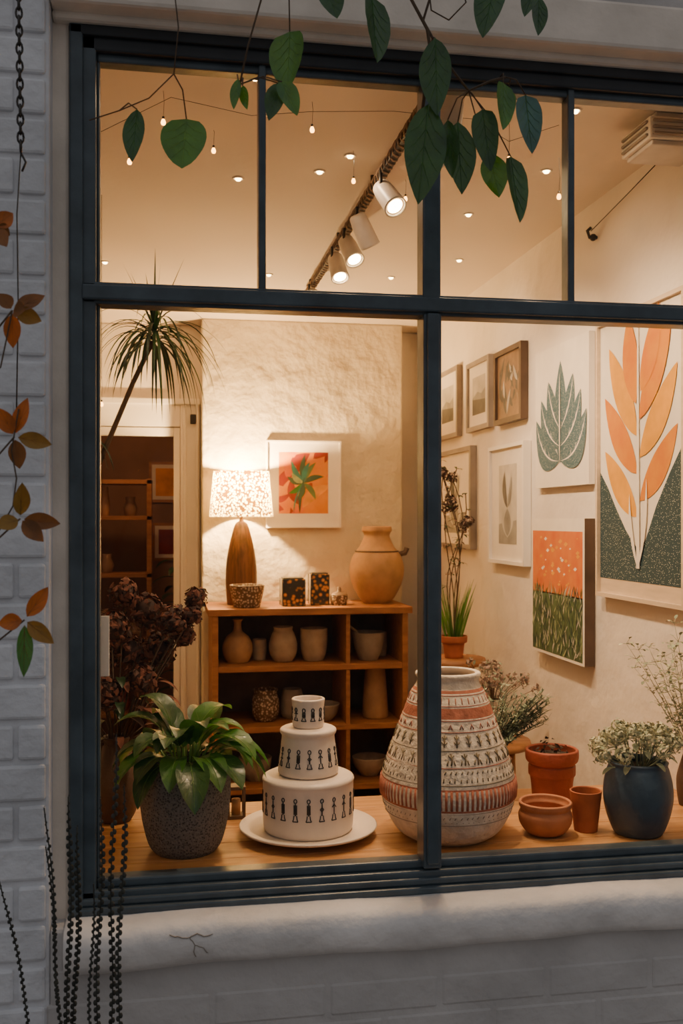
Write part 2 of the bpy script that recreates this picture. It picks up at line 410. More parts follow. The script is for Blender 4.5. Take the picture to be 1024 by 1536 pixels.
def pot_prof(pts, t=.008, floor=.012):
    outer=smooth_prof(pts,5); inner=[(max(r-t,.002), z) for r,z in outer if z>floor][::-1]
    top=pts[-1]
    return [(0,0)]+outer+[(top[0]-t*.5, top[1]+t*.4)]+inner+[(0,floor)]
def greenpot(b):
    b.lathe(pot_prof([(.066,0),(.08,.02),(.093,.07),(.099,.125),(.097,.165),(.094,.19)],.01), SPECK)
    b.lathe([(0,.172),(.088,.172)],SOIL)
    n=38
    for i in range(n):
        a=i*2.4+R.uniform(-.3,.3); k=i/n
        el=.15+1.15*(1-k)+R.uniform(-.1,.1)
        if k<.3: el=1.2+R.uniform(-.2,.2)
        d=V3((math.cos(a)*math.cos(el),math.sin(a)*math.cos(el),math.sin(el)))
        r0=.015+.03*k; p=V3((math.cos(a)*r0,math.sin(a)*r0,.172))
        sl=R.uniform(.035,.075)*(1.3 if k<.4 else 1)
        q=p+(d+V3((0,0,.6))).normalized()*sl
        b.tube([p,p.lerp(q,.5)+V3((0,0,.004)),q],.0022,G3,5)
        L=R.uniform(.11,.15); b.leaf(q,d,(0,0,1),L,R.uniform(.052,.070),R.choice((G1,G1,G2,G2,G2)),'lance',R.uniform(.9,1.6),.3,10,rib=G3,veins=3)
simple("potted_peace_lily", greenpot, (.040,.213,TZ))

def glyphs(b, rad, z0, h, n, seed):
    rr=random.Random(seed)
    for i in range(n):
        a0=2*math.pi*i/n; k=rr.randrange(4)
        def pt(s,z):
            zz=z0+z; r=rad(zz)+.0002; a=a0+s/r; return (r*math.cos(a),r*math.sin(a),zz)
        def st(pts,w=.0013): b.tube([pt(s,z) for s,z in pts],w,INK,5)
        H=h
        st([(0,.25*H),(0,.75*H)],.0018 if k%2 else .0013)
        st([(-.003,.25*H),(-.004,.1*H),(-.006,0)]); st([(.003,.25*H),(.004,.1*H),(.006,0)]); st([(-.006,0),(.006,0)])
        loop=[(.0035*math.cos(t*.785),H*.86+.0045*math.sin(t*.785)) for t in range(9)]
        st(loop)
        if k==0: st([(-.005,.55*H),(0,.68*H),(.005,.55*H)])
        if k==1: st([(-.003,.3*H),(-.003,.7*H)]); st([(.003,.3*H),(.003,.7*H)])
        if k==2: st([(-.005,.4*H),(.005,.4*H)]); st([(-.004,.62*H),(.004,.62*H)])
        if k==3: st([(0,.6*H),(-.004,.5*H),(0,.4*H),(.004,.5*H),(0,.6*H)])
TX,TY=.319,.27
def plate(b):
    b.lathe([(0,0),(.085,0),(.09,.006),(.125,.010),(.155,.020),(.158,.024),(.155,.026),(.125,.017),(.10,.014),(0,.013)],CERW,seg=64)
def tiers(b):
    t1=[(.094,0),(.1,.004),(.103,.02),(.1035,.06),(.1035,.108),(.105,.116),(.103,.122),(.096,.126)]
    b.lathe([(0,0)]+smooth_prof(t1,3)+[(0,.127)],CERW,seg=64)
    t2=[(.058,.126),(.067,.130),(.069,.14),(.065,.17),(.061,.205),(.0605,.216),(.064,.222),(.064,.229),(.058,.233)]
    b.lathe(smooth_prof(t2,3)+[(0,.234)],CERW,seg=56)
    t3=[(.030,.233),(.035,.236),(.0365,.25),(.036,.275),(.0375,.291),(.038,.297),(.035,.299),(.032,.296),(.031,.27)]
    b.lathe(smooth_prof(t3,3)+[(0,.262)],CERW,seg=48)
    glyphs(b, lambda z:.1036, .045,.052,22,3)
    glyphs(b, lambda z:.069-(z-.14)*(.008/.065), .152,.042,16,5)
    glyphs(b, lambda z:.0365, .252,.028,11,8)
tc=empty("tiered_ceramic_centrepiece",(TX,TY,TZ))
for n,fn,z in (("plate",plate,0),("stacked_tiers",tiers,.0135)):
    o=simple(n,fn,(0,0,z)); o.parent=tc
tc.rotation_euler=(0,0,.3)

VP=[(.088,0),(.118,.02),(.142,.06),(.153,.1),(.154,.12),(.149,.15),(.133,.20),(.114,.25),(.096,.30),(.082,.332),(.072,.348),(.070,.358),(.075,.368),(.072,.374),(.062,.372),(.060,.35),(.085,.30),(.12,.2),(.13,.1),(.08,.02),(0,.015)]
def vrad(z):
    for (r0,z0),(r1,z1) in zip(VP[:11],VP[1:12]):
        if z0<=z<=z1: return r0+(r1-r0)*(z-z0)/(z1-z0)
    return .07
def bigvase(b):
    pr=[(0,0)]+smooth_prof(VP,8)
    def mm(r,z,k):
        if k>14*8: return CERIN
        if .284<z<.305: return VASER
        if .092<z<.096 or .138<z<.143 : return VASER
        if .336<z<.341: return VASER
        return VASEC
    b.lathe(pr,mm,seg=96,wob=.004)
    def pt(a,z,o=.0008): r=vrad(z)+o; return (r*math.cos(a),r*math.sin(a),z)
    def stroke(a,pts,w,m):
        b.tube([pt(a+s/vrad(z),z) for s,z in pts],w,m,5)
    def ringl(z,w,m):
        b.tube([pt(2*math.pi*i/96,z,.0002) for i in range(97)],w,m,5)
    for z in (.149,.184,.219,.256,.279,.309,.331): ringl(z,.0011,OLIVE if z in (.149,.219) else VASER)
    for z in (.088,.062): ringl(z,.0012,GREYC)
    n=84
    for i in range(n):
        a=2*math.pi*i/n; stroke(a,[(0,.097),(0,.118),(0,.138)],.0030,VASER)
    n=28
    for i in range(n):
        a=2*math.pi*i/n
        stroke(a,[(0,.190),(.002,.20),(0,.214)],.0018,OLIVE); stroke(a,[(-.009,.190),(-.006,.2)],.0014,OLIVE); stroke(a,[(.009,.190),(.006,.2)],.0014,OLIVE)
        stroke(a,[(-.006,.211),(0,.204),(.006,.211)],.0015,OLIVE)
        stroke(a+.11,[(0,.226),(0,.251)],.0017,OLIVE); stroke(a+.11,[(-.006,.237),(0,.230),(.006,.237)],.0014,OLIVE); stroke(a+.11,[(-.005,.248),(0,.241),(.005,.248)],.0014,OLIVE)
        stroke(a,[(-.004,.262),(0,.272),(.004,.262)],.0013,VASER)
    n=72
    for i in range(n):
        a=2*math.pi*i/n+R.uniform(-.01,.01)
        stroke(a,[(0,.155),(.001,.160+R.uniform(0,.006))],.0014,OLIVE)
        stroke(a,[(.002,.172),(.005,.178)],.0013,OLIVE)
        stroke(a,[(0,.076),(.003,.081)],.0014,GREYC); stroke(a,[(.004,.068),(.006,.069)],.0011,GREYC)
        if i%2: stroke(a,[(0,.313),(0,.326)],.0012,VASER)
simple("patterned_ceramic_vase", bigvase, (.634,.215,TZ))

def tpot(b):
    b.lathe(pot_prof([(.046,0),(.050,.004),(.053,.04),(.056,.062),(.0585,.066),(.060,.07),(.060,.090),(.057,.094),(.060,.098),(.066,.104),(.068,.118),(.067,.13)],.008),TERRAD,wob=.006)
    b.lathe([(0,.115),(.058,.115)],SOIL); b.floret((0,0,.112),.05,[SOIL,STEM],60,.008)
simple("terracotta_pot", tpot, (.975,.44,TZ))
def tbowl(b): b.lathe(pot_prof([(.030,0),(.045,.008),(.058,.026),(.0615,.045),(.0575,.056),(.0565,.060),(.060,.066),(.061,.074)],.007),TERRA2,wob=.006)
simple("terracotta_bowl", tbowl, (.855,.18,TZ))
def tcup(b): b.lathe(pot_prof([(.025,0),(.027,.003),(.031,.04),(.036,.085),(.037,.092)],.004),TERRA)
simple("terracotta_cup", tcup, (.958,.19,TZ))

def bpot(b):
    b.lathe(pot_prof([(.048,0),(.056,.006),(.070,.04),(.078,.08),(.077,.115),(.070,.145),(.066,.157),(.068,.165)],.008),BLUEP)
    b.lathe([(0,.15),(.06,.15)],SOIL)
    for i in range(26):
        a=i*2.4; r=.018+.088*math.sqrt(i/26); h=.20+.06*(1-(i/26)**2)+R.uniform(-.012,.012)-.02
        p=V3((math.cos(a)*r*1.0,math.sin(a)*r*.8,h))
        b.tube([(math.cos(a)*.02,math.sin(a)*.02,.15),(p.x*.7,p.y*.7,h-.03),p],.0018,SAGE,5)
        b.floret(p,.022,[SAGE2,SAGE2,SAGE],90,.0055)
        b.leaf((p.x*.7,p.y*.7,h-.03),(math.cos(a),math.sin(a),.1),(0,0,1),.035,.015,SAGE,'round',.6)
simple("potted_sedum", bpot, (1.068,.15,TZ))

def twigs(b):
    b.lathe(pot_prof([(.024,0),(.029,.03),(.030,.07),(.02,.11),(.012,.14),(.014,.16)],.003),BROWNC)
    for i in range(9):
        a=R.uniform(2.2,4.6); sp=R.uniform(.04,.20); H=R.uniform(.24,.38)
        pts=[V3((0,0,.10))]
        for k in range(1,9):
            t=k/8; pts.append(V3((math.cos(a)*sp*t**1.4+R.uniform(-.004,.004),math.sin(a)*sp*.5*t+R.uniform(-.004,.004),.10+H*t)))
        b.tube(pts,[.0016-.0012*k/8 for k in range(9)],SAGE,5)
        for k in range(3,9):
            for _ in range(6):
                d=V3((R.gauss(0,1),R.gauss(0,1),R.uniform(-.2,1))).normalized(); q=pts[k]+d*R.uniform(.006,.02)
                b.tube([pts[k],q],.0006,SAGE,4); b.leaf(q,d,(0,0,1),.014,.009,R.choice((SAGE2,SAGE,SAGE)),'round',.4,.2,4)
simple("twig_vase", twigs, (1.30,.34,TZ))

def rosem(b):
    b.lathe(pot_prof([(.036,0),(.042,.04),(.048,.09),(.052,.10)],.006),TERRA2); b.lathe([(0,.09),(.045,.09)],SOIL)
    for i in range(84):
        a=R.uniform(0,6.28); sp=R.uniform(.02,.13); H=R.uniform(.10,.24)
        if R.random()<.35: a=R.uniform(-.1,.7); sp=R.uniform(.1,.17); H=R.uniform(.13,.22)
        pts=[]
        for k in range(9):
            t=k/8; pts.append(V3((math.cos(a)*sp*t**1.2,math.sin(a)*sp*.6*t,.09+H*t-.04*t*t)))
        b.tube(pts,.0011,ROSE,4)
        for k in range(2,9):
            for _ in range(6):
                d=V3((R.gauss(0,1),R.gauss(0,1),R.uniform(0,1.2))).normalized()
                b.leaf(pts[k],d,(0,0,1),R.uniform(.012,.022),.004,R.choice((ROSE,ROSE,SAGE)),'lance',.2,.2,3)
simple("potted_rosemary", rosem, (.835,.50,TZ))

def hyd(b):
    b.lathe(pot_prof([(.035,0),(.05,.03),(.055,.08),(.045,.14),(.03,.18),(.034,.20)],.005),BROWNC)
    heads=[(-.01,-.02,.46,.055),(.07,.02,.50,.05),(.13,-.03,.48,.042),(.03,.03,.40,.05),(.10,.03,.40,.045),(-.05,.02,.38,.055),(-.02,-.04,.31,.05),(.06,-.03,.34,.045),(-.06,-.02,.47,.05),(.19,.0,.53,.028),(.18,-.01,.49,.026),(.16,.02,.44,.03),(.02,0,.54,.04)]
    for x,y,z,r in heads:
        b.tube([(R.uniform(-.01,.01),R.uniform(-.01,.01),.12),(x*.4,y*.4,.12+(z-.12)*.5),(x,y,z)],.0022,STEM,5)
        b.blob((x,y,z),r*.6,HYD2); b.floret((x,y,z),r,[HYD,HYD,HYD2],170,.0095)
    for i in range(30):
        a=R.uniform(0,6.28); sp=R.uniform(.03,.12); z=R.uniform(.20,.36)
        q=V3((math.cos(a)*sp,math.sin(a)*sp*.5,z)); b.tube([(0,0,.15),q*.6+V3((0,0,.07)),q],.0015,STEM,4)
        b.leaf(q,(math.cos(a),math.sin(a)*.6,.3),(0,0,1),.06,.022,R.choice((HYD2,GD,HYD)),'lance',.9)
simple("dried_hydrangea_vase", hyd, (-.12,.455,TZ))

def wbox(b):
    b.box(-.022,.022,-.02,.02,0,.008,DKWOOD); b.box(-.022,.022,-.02,.02,.07,.078,DKWOOD)
    for sx in (-1,1):
        for sy in (-1,1): b.box(sx*.019-.003,sx*.019+.003,sy*.017-.003,sy*.017+.003,.008,.07,DKWOOD)
    b.lathe([(0,.008),(.011,.008),(.011,.045),(0,.047)],TAN,seg=20)
simple("small_wooden_lantern", wbox, (.165,.43,TZ))

def drac(b):
    b.lathe(pot_prof([(.13,0),(.15,.1),(.17,.26),(.175,.30)],.012),GREYC,c=(-.5,1.36,0)); b.lathe([(0,.27),(.155,.27)],SOIL,c=(-.5,1.36,0))
    tr=[(-.5,1.36,.25),(-.44,1.36,.8),(-.34,1.36,1.3),(-.22,1.36,1.68),(-.11,1.36,1.95),(-.045,1.36,2.09)]
    b.tube(tr,[.016,.014,.012,.009,.008,.008],STEM,8)
    c=V3((-.04,1.36,2.12))
    for i in range(70):
        a=i*2.4; el=R.uniform(-.1,1.1); d=V3((math.cos(a)*math.cos(el),math.sin(a)*math.cos(el),math.sin(el)))
        L=R.uniform(.24,.36); dr=R.uniform(1.0,2.2)
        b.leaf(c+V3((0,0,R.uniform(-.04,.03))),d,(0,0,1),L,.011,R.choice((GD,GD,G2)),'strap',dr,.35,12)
    for i in range(9):
        a=i*2.4; el=R.uniform(1.1,1.5); d=V3((math.cos(a)*math.cos(el),math.sin(a)*math.cos(el),math.sin(el)))
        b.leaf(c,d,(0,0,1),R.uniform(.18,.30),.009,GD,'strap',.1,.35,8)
    c=V3((-.27,1.36,1.76)); b.tube([(-.36,1.36,1.28),(-.33,1.36,1.5),c],.008,STEM,6)
    for i in range(40):
        a=i*2.4; el=R.uniform(-.2,1.2); d=V3((math.cos(a)*math.cos(el),math.sin(a)*math.cos(el),math.sin(el)))
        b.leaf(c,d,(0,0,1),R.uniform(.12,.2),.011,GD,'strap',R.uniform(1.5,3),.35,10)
simple("dracaena_plant", drac)

# ------------------------------------------------------------------ bookcase
BX0,BX1,BY0,BY1=.207,1.138,2.66,3.09
BT=1.086
def bcase(b):
    b.box(BX0-.02,BX1+.02,BY0-.01,BY1,BT-.032,BT,WOOD2)
    for x in (BX0,BX1-.028): b.box(x,x+.028,BY0,BY1,0,BT-.032,WOOD2)
    b.box(.838,.858,BY0+.01,BY1,.05,BT-.032,WOOD2)
    for z in (.79,.505,.22,.05): b.box(BX0+.028,BX1-.028,BY0+.005,BY1,z,z+.027,WOOD2)
    b.box(BX0+.028,BX1-.028,BY1-.012,BY1-.002,.05,BT-.032,SHELFBK)  # dark sheet added to make the shelf interior darker
simple("wooden_bookcase", bcase, bevel=.003)

def lathed(name, prof, m, loc, t=.005, wob=.003, extra=None):
    def fn(b):
        b.lathe(pot_prof(prof,t),m,wob=wob)
        if extra: extra(b)
    return simple(name, fn, loc)
S1=.818; S2=.533; YS=2.82
lamp=empty("table_lamp",(.361,2.93,BT))
def lbase(b):
    b.lathe([(0,0),(.068,0)]+smooth_prof([(.07,.005),(.074,.05),(.077,.12),(.074,.2),(.062,.28),(.045,.35),(.03,.395),(.012,.41),(.008,.43)],4)+[(.008,.50),(0,.50)],WOODV)
    b.tube([(math.cos(a*math.pi/8)*.03,math.sin(a*math.pi/8)*.03,.648) for a in range(17)],.0018,METD,4)
    for a in (0,2.09,4.19): b.tube([(math.cos(a)*.03,math.sin(a)*.03,.648),(math.cos(a)*.134,math.sin(a)*.134,.648)],.0018,METD,4)
def lshade(b): b.lathe([(.157,.43),(.136,.652)],SHADE,seg=64)
def lbulb(b): b.lathe([(.012,.50),(.018,.51),(.024,.53),(.022,.55),(.010,.565),(0,.568)],BULB,seg=20)
for n,fn in (("lamp_base",lbase),("lamp_shade",lshade),("lamp_bulb",lbulb)):
    simple(n,fn,parent=lamp)
lathed("woven_basket",[(.058,0),(.064,.01),(.075,.06),(.084,.105)],DOTC,(.375,2.755,BT))
def jar(h,w):
    def fn(b):
        b.box(-w,w,-w,w,0,h,AMBER); b.box(-w*.9,w*.9,-w*.9,w*.9,h,h+.006,METD); 
        for sx in (-1,1):
            for sy in (-1,1): b.tube([(sx*w,sy*w,0),(sx*w,sy*w,h)],.003,METD,4)
    return fn
simple("glass_candle_box", jar(.13,.055), (.60,2.82,BT), .004)
simple("tall_glass_candle_box", jar(.15,.045), (.735,2.86,BT), .004)
def lid(b):
    b.lathe(pot_prof([(.035,0),(.042,.02),(.043,.045),(.040,.05)],.004),DOTC); b.lathe([(.044,.05),(.035,.06),(.012,.066),(.012,.08),(.006,.088),(0,.09)],BRONZ)
simple("lidded_pot", lid, (.825,2.80,BT))
def bigjug(b):
    b.lathe(pot_prof([(.065,0),(.09,.03),(.125,.10),(.137,.165),(.125,.225),(.10,.265),(.085,.285),(.065,.33),(.068,.35),(.075,.36),(.073,.38)],.008),TAN)
    ring=[(math.cos(a*math.pi/16)*.107,math.sin(a*math.pi/16)*.107,.258) for a in range(33)]; b.tube(ring,.004,DKWOOD,6)
    b.tube([(.10,-.02,.24),(.14,-.02,.25),(.15,-.02,.275)],.014,DKWOOD,8)
simple("clay_jug", bigjug, (1.035,2.90,BT))
lathed("bottle_vase",[(.05,0),(.066,.03),(.072,.075),(.055,.12),(.022,.15),(.018,.19),(.026,.205)],TAN,(.335,YS,S1))
lathed("clay_cup",[(.03,0),(.036,.05),(.034,.10)],TAN2,(.445,YS+.06,S1))
lathed("clay_jar",[(.045,0),(.062,.03),(.068,.08),(.055,.13),(.045,.15),(.048,.165)],TAN2,(.555,YS,S1))
lathed("clay_tumbler",[(.045,0),(.058,.03),(.066,.09),(.067,.155)],TAN2,(.705,YS,S1))
lathed("mixing_bowl",[(.045,0),(.065,.05),(.078,.12),(.082,.135)],GREYC,(.97,YS-.03,S1),extra=lambda b:b.tube([(0,0,.05),(-.06,0,.14),(-.10,0,.17)],.006,TAN2,6))
lathed("clay_beaker",[(.03,0),(.036,.05),(.034,.12)],TAN2,(1.055,YS+.10,S1))
lathed("speckled_jar",[(.045,0),(.062,.03),(.066,.09),(.055,.13),(.06,.15)],DOTC,(.47,YS,S2))
lathed("clay_bowl",[(.04,0),(.065,.03),(.08,.08)],GREYC,(.745,YS-.04,S2))
lathed("tall_clay_pitcher",[(.06,0),(.064,.02),(.058,.12),(.05,.22),(.042,.25),(.05,.255)],TAN,(1.01,YS,S2))
lathed("squat_clay_jar",[(.045,0),(.058,.03),(.055,.10),(.045,.14)],GREYC,(.605,YS+.05,S2))
lathed("glazed_bowl",[(.04,0),(.075,.05),(.085,.09)],TAN2,(.98,YS,.248))
lathed("glazed_dish",[(.04,0),(.07,.05),(.08,.11)],GREYC,(.42,YS,.248))
lathed("storage_jar",[(.045,0),(.062,.03),(.068,.12),(.05,.17)],TAN2,(.66,YS,.248))

# ------------------------------------------------------------------ pictures
def leaf2d(b, F, base, tip, w, bend, m, layer, n=12):
    bx,by=base; tx,ty=tip; L=math.hypot(tx-bx,ty-by); px,py=-(ty-by)/L,(tx-bx)/L; vs=[]; fs=[]
    for i in range(n+1):
        t=i/n; o=bend*4*t*(1-t); cx=bx+(tx-bx)*t+px*o; cy=by+(ty-by)*t+py*o
        h=(w/2)*(math.sin(math.pi*t**.9)**.85 if 0<t<1 else 0)
        vs += [F(cx-px*h,cy-py*h,layer),F(cx+px*h,cy+py*h,layer)]
    for i in range(n): fs.append((2*i,2*i+1,2*i+3,2*i+2))
    b.add(vs,fs,m)
def picture(name, P, U, V, N, W, H, depth, fw, fm, bg, art=None, matm=None, mw=(0,0,0,0), edge=None):
    b=MB(); P0=V3((0,0,0))
    if fw>0:
        b.vbox(P0,U,V,N,0,fw,0,H,0,depth,fm); b.vbox(P0,U,V,N,W-fw,W,0,H,0,depth,fm)
        b.vbox(P0,U,V,N,fw,W-fw,0,fw,0,depth,fm); b.vbox(P0,U,V,N,fw,W-fw,H-fw,H,0,depth,fm); top=depth*.6
    else:
        top=depth
    b.vbox(P0,U,V,N,fw,W-fw,fw,H-fw,0,top,matm or bg if not edge else edge)
    l,r,bo,to=mw
    def F(u,v,k=1): return P0+U*u+V*v+N*(top+.0004*k)
    x0,x1,y0,y1=fw+l,W-fw-r,fw+bo,H-fw-to
    b.add([F(x0,y0),F(x1,y0),F(x1,y1),F(x0,y1)],[(0,1,2,3)],bg)
    if art:
        w,h=x1-x0,y1-y0
        def G(u,v,k=2): return F(x0+min(max(u,0),w),y0+min(max(v,0),h),k)
        art(b,G,w,h)
    return b.obj(name,P,.0)
U=V3((0,-1,0)); V=V3((0,0,1)); N=V3((-1,0,0))
def pr(name,yfar,ynear,z0,z1,depth,*a,**k):
    return picture(name,(XR-.002,yfar,z0),U,V,N,yfar-ynear,z1-z0,depth,*a,**k)
def art_big(b,G,w,h):
    top=[(0,.42*h),(.10*w,.36*h),(.22*w,.27*h),(.34*w,.19*h),(.44*w,.14*h),(.5*w,.12*h),(.58*w,.16*h),(.70*w,.28*h),(.84*w,.39*h),(w,.50*h)]
    for i in range(len(top)-1):
        (a,c),(d,e)=top[i],top[i+1]
        b.add([G(a,0,2),G(d,0,2),G(d,e,2),G(a,c,2)],[(0,1,2,3)],TEAL)
    L=[((.485,.24),(.07,.50),.14,.02),((.485,.40),(.07,.71),.15,.02),((.485,.54),(.13,.90),.15,.015)]
    lay=4
    for j,((bx,by),(tx,ty),ww,bd) in enumerate(L):
        for sg in (0,1):
            X=(lambda q: 1-q) if sg else (lambda q: q)
            dy=.06 if sg else 0; s_=-1 if sg else 1
            a_=(X(bx)*w,(by+dy)*h); c_=(X(tx)*w,min(1.0,ty+dy)*h)
            leaf2d(b,G,a_,c_,ww*w*1.25,s_*bd*w,(ORNL if (j+sg)%2==0 else ORNG),lay); lay+=1
    leaf2d(b,G,(.47*w,.66*h),(.38*w,1.0*h),.19*w,.02*w,ORNG,lay)
    leaf2d(b,G,(.53*w,.70*h),(.74*w,1.0*h),.17*w,-.02*w,ORNG,lay+.5)
    b.add([G(.480*w,.05*h,lay+1),G(.520*w,.05*h,lay+1),G(.508*w,.97*h,lay+1),G(.492*w,.97*h,lay+1)],[(0,1,2,3)],PAPER)
    leaf2d(b,G,(.5*w,.05*h),(.40*w,.33*h),.035*w,.03*w,PAPER,lay+2); leaf2d(b,G,(.5*w,.05*h),(.60*w,.38*h),.035*w,-.03*w,PAPER,lay+2)
pr("leaf_painting_orange",.94,.40,1.265,2.11,.03,.012,WOODL,PAPER,art_big,WOODL,(0,0,.045,0))
def art_leaf(b,G,w,h):
    c=.5*w; lay=2
    leaf2d(b,G,(c,.16*h),(c,.88*h),.24*w,0,TEALF,lay)
    for by,ty,tx,ww,bd in ((.40,.76,.27,.15,.05),(.28,.64,.13,.17,.08),(.18,.50,.03,.19,.11)):
        for sg in (0,1):
            lay+=1; x=(1-tx) if sg else tx; s_=-1 if sg else 1
            leaf2d(b,G,(c,by*h),(x*w,ty*h),ww*w*1.3,s_*bd*w,TEALF,lay)
            leaf2d(b,G,(c,by*h),(x*w,ty*h),.014*w,s_*bd*w,PAPER,lay+.5)
            for q in (.3,.45,.6,.75):
                mx=c+(x*w-c)*q; my=(by+(ty-by)*q)*h
                L_=math.hypot(x*w-c,(ty-by)*h); ox=-(ty-by)*h/L_*s_*bd*w*4*q*(1-q); oy=(x*w-c)/L_*s_*bd*w*4*q*(1-q)
                leaf2d(b,G,(mx+ox,my+oy),(mx+ox+.06*w*(1 if sg else -1)*.4,my+oy+.055*h),.007*w,0,PAPER,lay+.7,4)
    leaf2d(b,G,(c,.14*h),(c,.8*h),.022*w,0,PAPER,lay+2)
pr("leaf_print_teal",1.48,1.01,1.615,2.105,.02,0,PAPER,PAPER,art_leaf,edge=WHITE)
def art_field(b,G,w,h):
    b.add([G(.03*w,.45*h,2),G(.97*w,.45*h,2),G(.97*w,.91*h,2),G(.03*w,.91*h,2)],[(0,1,2,3)],SALM)
    b.add([G(.03*w,.02*h,2),G(.97*w,.02*h,2),G(.97*w,.46*h,2),G(.03*w,.46*h,2)],[(0,1,2,3)],GRN1)
    for i in range(46):
        u=R.uniform(.08,.92)*w; v=R.uniform(.52,.86)*h; s=R.uniform(.008,.03)*w
        b.add([G(u-s*1.3,v,3+i*.02),G(u,v-s*.5,3+i*.02),G(u+s*1.3,v+s*.2,3+i*.02),G(u,v+s*.7,3+i*.02)],[(0,1,2,3)],PAPER if i%3==0 else ORNL)
    for i in range(420):
        u=R.uniform(.04,.96)*w; v=(.46-.46*i/420)*h; l=R.uniform(.05,.11)*h
        leaf2d(b,G,(u,max(v,.02*h)),(min(max(u+R.uniform(-.07,.07)*w,.03*w),.97*w),v+l),.011*w,R.uniform(-.01,.01)*w,R.choice((GRN1,GRN1,GRND,GRND,GRN2,GRY2)),4+i*.01,5)
pr("field_print",1.48,1.01,1.03,1.505,.035,0,PAPER,PAPER,art_field,edge=DKWOOD)
def art_land(b,G,w,h):
    b.add([G(0,0,2),G(w,0,2),G(w,.35*h,2),G(0,.42*h,2)],[(0,1,2,3)],GRY3)
    b.add([G(0,.45*h,2),G(.4*w,.6*h,2),G(.7*w,.52*h,2),G(w,.66*h,2),G(w,.35*h,2),G(0,.42*h,2)],[(0,1,2,3,4,5)],GRY1)
def art_strokes(b,G,w,h):
    for i in range(40):
        u=R.uniform(.1,.9)*w; v=R.uniform(.05,.6)*h; leaf2d(b,G,(u,v),(u+R.uniform(-.2,.2)*w,v+R.uniform(.1,.4)*h),.08*w,.02*w,R.choice((GRY3,GRY3,BRONZ,GRY2)),2+i*.03,6)
def art_vase(b,G,w,h):
    b.add([G(0,0,2),G(w,0,2),G(w,.3*h,2),G(0,.25*h,2)],[(0,1,2,3)],GRY1)
    leaf2d(b,G,(.5*w,.08*h),(.5*w,.55*h),.62*w,0,GRY2,3); leaf2d(b,G,(.5*w,.1*h),(.5*w,.45*h),.4*w,0,GRY1,4); leaf2d(b,G,(.5*w,.45*h),(.35*w,.92*h),.2*w,.02,GRY3,5); leaf2d(b,G,(.5*w,.45*h),(.72*w,.85*h),.14*w,-.01,GRY1,6)
pr("framed_print",1.93,1.61,1.885,2.18,.03,.02,DKWOOD,BRONZ,art_strokes)
pr("grey_landscape_print",2.33,2.01,1.89,2.195,.025,.02,GREYWOOD,GRY2,art_land,PAPER,(.05,.05,.05,.05))
pr("small_landscape_print",2.85,2.47,1.89,2.22,.025,.02,GREYWOOD,GRY2,art_land,PAPER,(.07,.07,.06,.06))
pr("still_life_print",2.0,1.58,1.325,1.80,.03,.015,WHITE,GRY2,art_vase,PAPER,(.09,.09,.065,.065),)
pr("pale_framed_print",2.80,2.25,1.37,1.83,.03,.02,GREYWOOD,PAPER,art_vase,PAPER,(.1,.1,.05,.05))
def art_abs(b,G,w,h):
    rr=random.Random(4)
    for i in range(20):
        u=rr.uniform(0,1)*w; v=rr.uniform(0,1)*h; leaf2d(b,G,(u,v),(u+rr.uniform(-.7,.7)*w,v+rr.uniform(-.5,.5)*h),rr.uniform(.12,.3)*w,.1*w,(RED,YEL,SALM,RED,RED)[i%5],2+i*.05)
    for i,(a,l) in enumerate(((.2,.42),(.9,.40),(1.5,.45),(2.2,.42),(2.9,.34),(3.7,.36),(4.3,.34),(5.4,.38),(1.2,.34),(2.6,.28))):
        leaf2d(b,G,(.5*w,.5*h),((.5+l*math.cos(a))*w,(.52+l*math.sin(a))*h),.11*w,.04*w,(GRND,GRN1,GRND,GRNB,GRND,G1,GRND,GRN1,GRNB,GRN2)[i],4+i*.1)
    leaf2d(b,G,(.42*w,.0),(.52*w,.6*h),.06*w,.03*w,GRND,6); leaf2d(b,G,(.3*w,.0),(.5*w,.5*h),.03*w,.05*w,GRNB,6.2)
picture("abstract_leaf_painting",(.497,3.1,1.46),V3((1,0,0)),V3((0,0,1)),V3((0,-1,0)),.387,.445,.03,.008,WHITE,ORNG,art_abs,WHITE,(.058,.058,.065,.05))

# ------------------------------------------------------------------ plant stand & pots near right wall
def stand(b):
    b.lathe([(0,.905),(.13,.905),(.135,.915),(.13,.93),(0,.93)],WOOD2)
    for a in (.5,2.6,4.7): b.tube([(math.cos(a)*.1,math.sin(a)*.1,.91),(math.cos(a)*.14,math.sin(a)*.14,0)],.014,WOOD2,8)
    b.lathe([(0,.4),(.1,.4),(.1,.415),(0,.415)],WOOD2)
simple("plant_stand", stand, (1.17,2.0,0))
def gpot(b):
    b.lathe(pot_prof([(.038,0),(.045,.06),(.055,.065),(.057,.09)],.005),TERRA); b.lathe([(0,.08),(.05,.08)],SOIL)
    for i in range(60):
        a=R.uniform(0,6.28); r=R.uniform(0,.035); b.leaf((math.cos(a)*r,math.sin(a)*r,.08),(math.cos(a)*.25,math.sin(a)*.25,1),(math.sin(a),-math.cos(a),0.1),R.uniform(.15,.27),.007,R.choice((GRASS,G3,G1)),'strap',.25,.2,6)
    for i in range(7):
        a=R.uniform(0,6.28); H=R.uniform(.45,.78); pts=[V3((math.cos(a)*.01+.06*math.sin(k*.5+i)*k/9, .05*math.cos(a)*k/9, .08+H*k/9)) for k in range(10)]
        b.tube(pts,.0022,STEM,5)
        for k in range(4,10):
            for _ in range(3):
                d=V3((R.gauss(0,1),R.gauss(0,1),.4)).normalized(); b.leaf(pts[k],d,(0,0,1),R.uniform(.02,.04),.012,R.choice((STEM,DRYP,G2)),'lance',.6,.2,4)
        b.floret(pts[-1 if i%2 else -3],.026 if i%2 else .03,[HYD2,STEM,DRYP],60,.009)
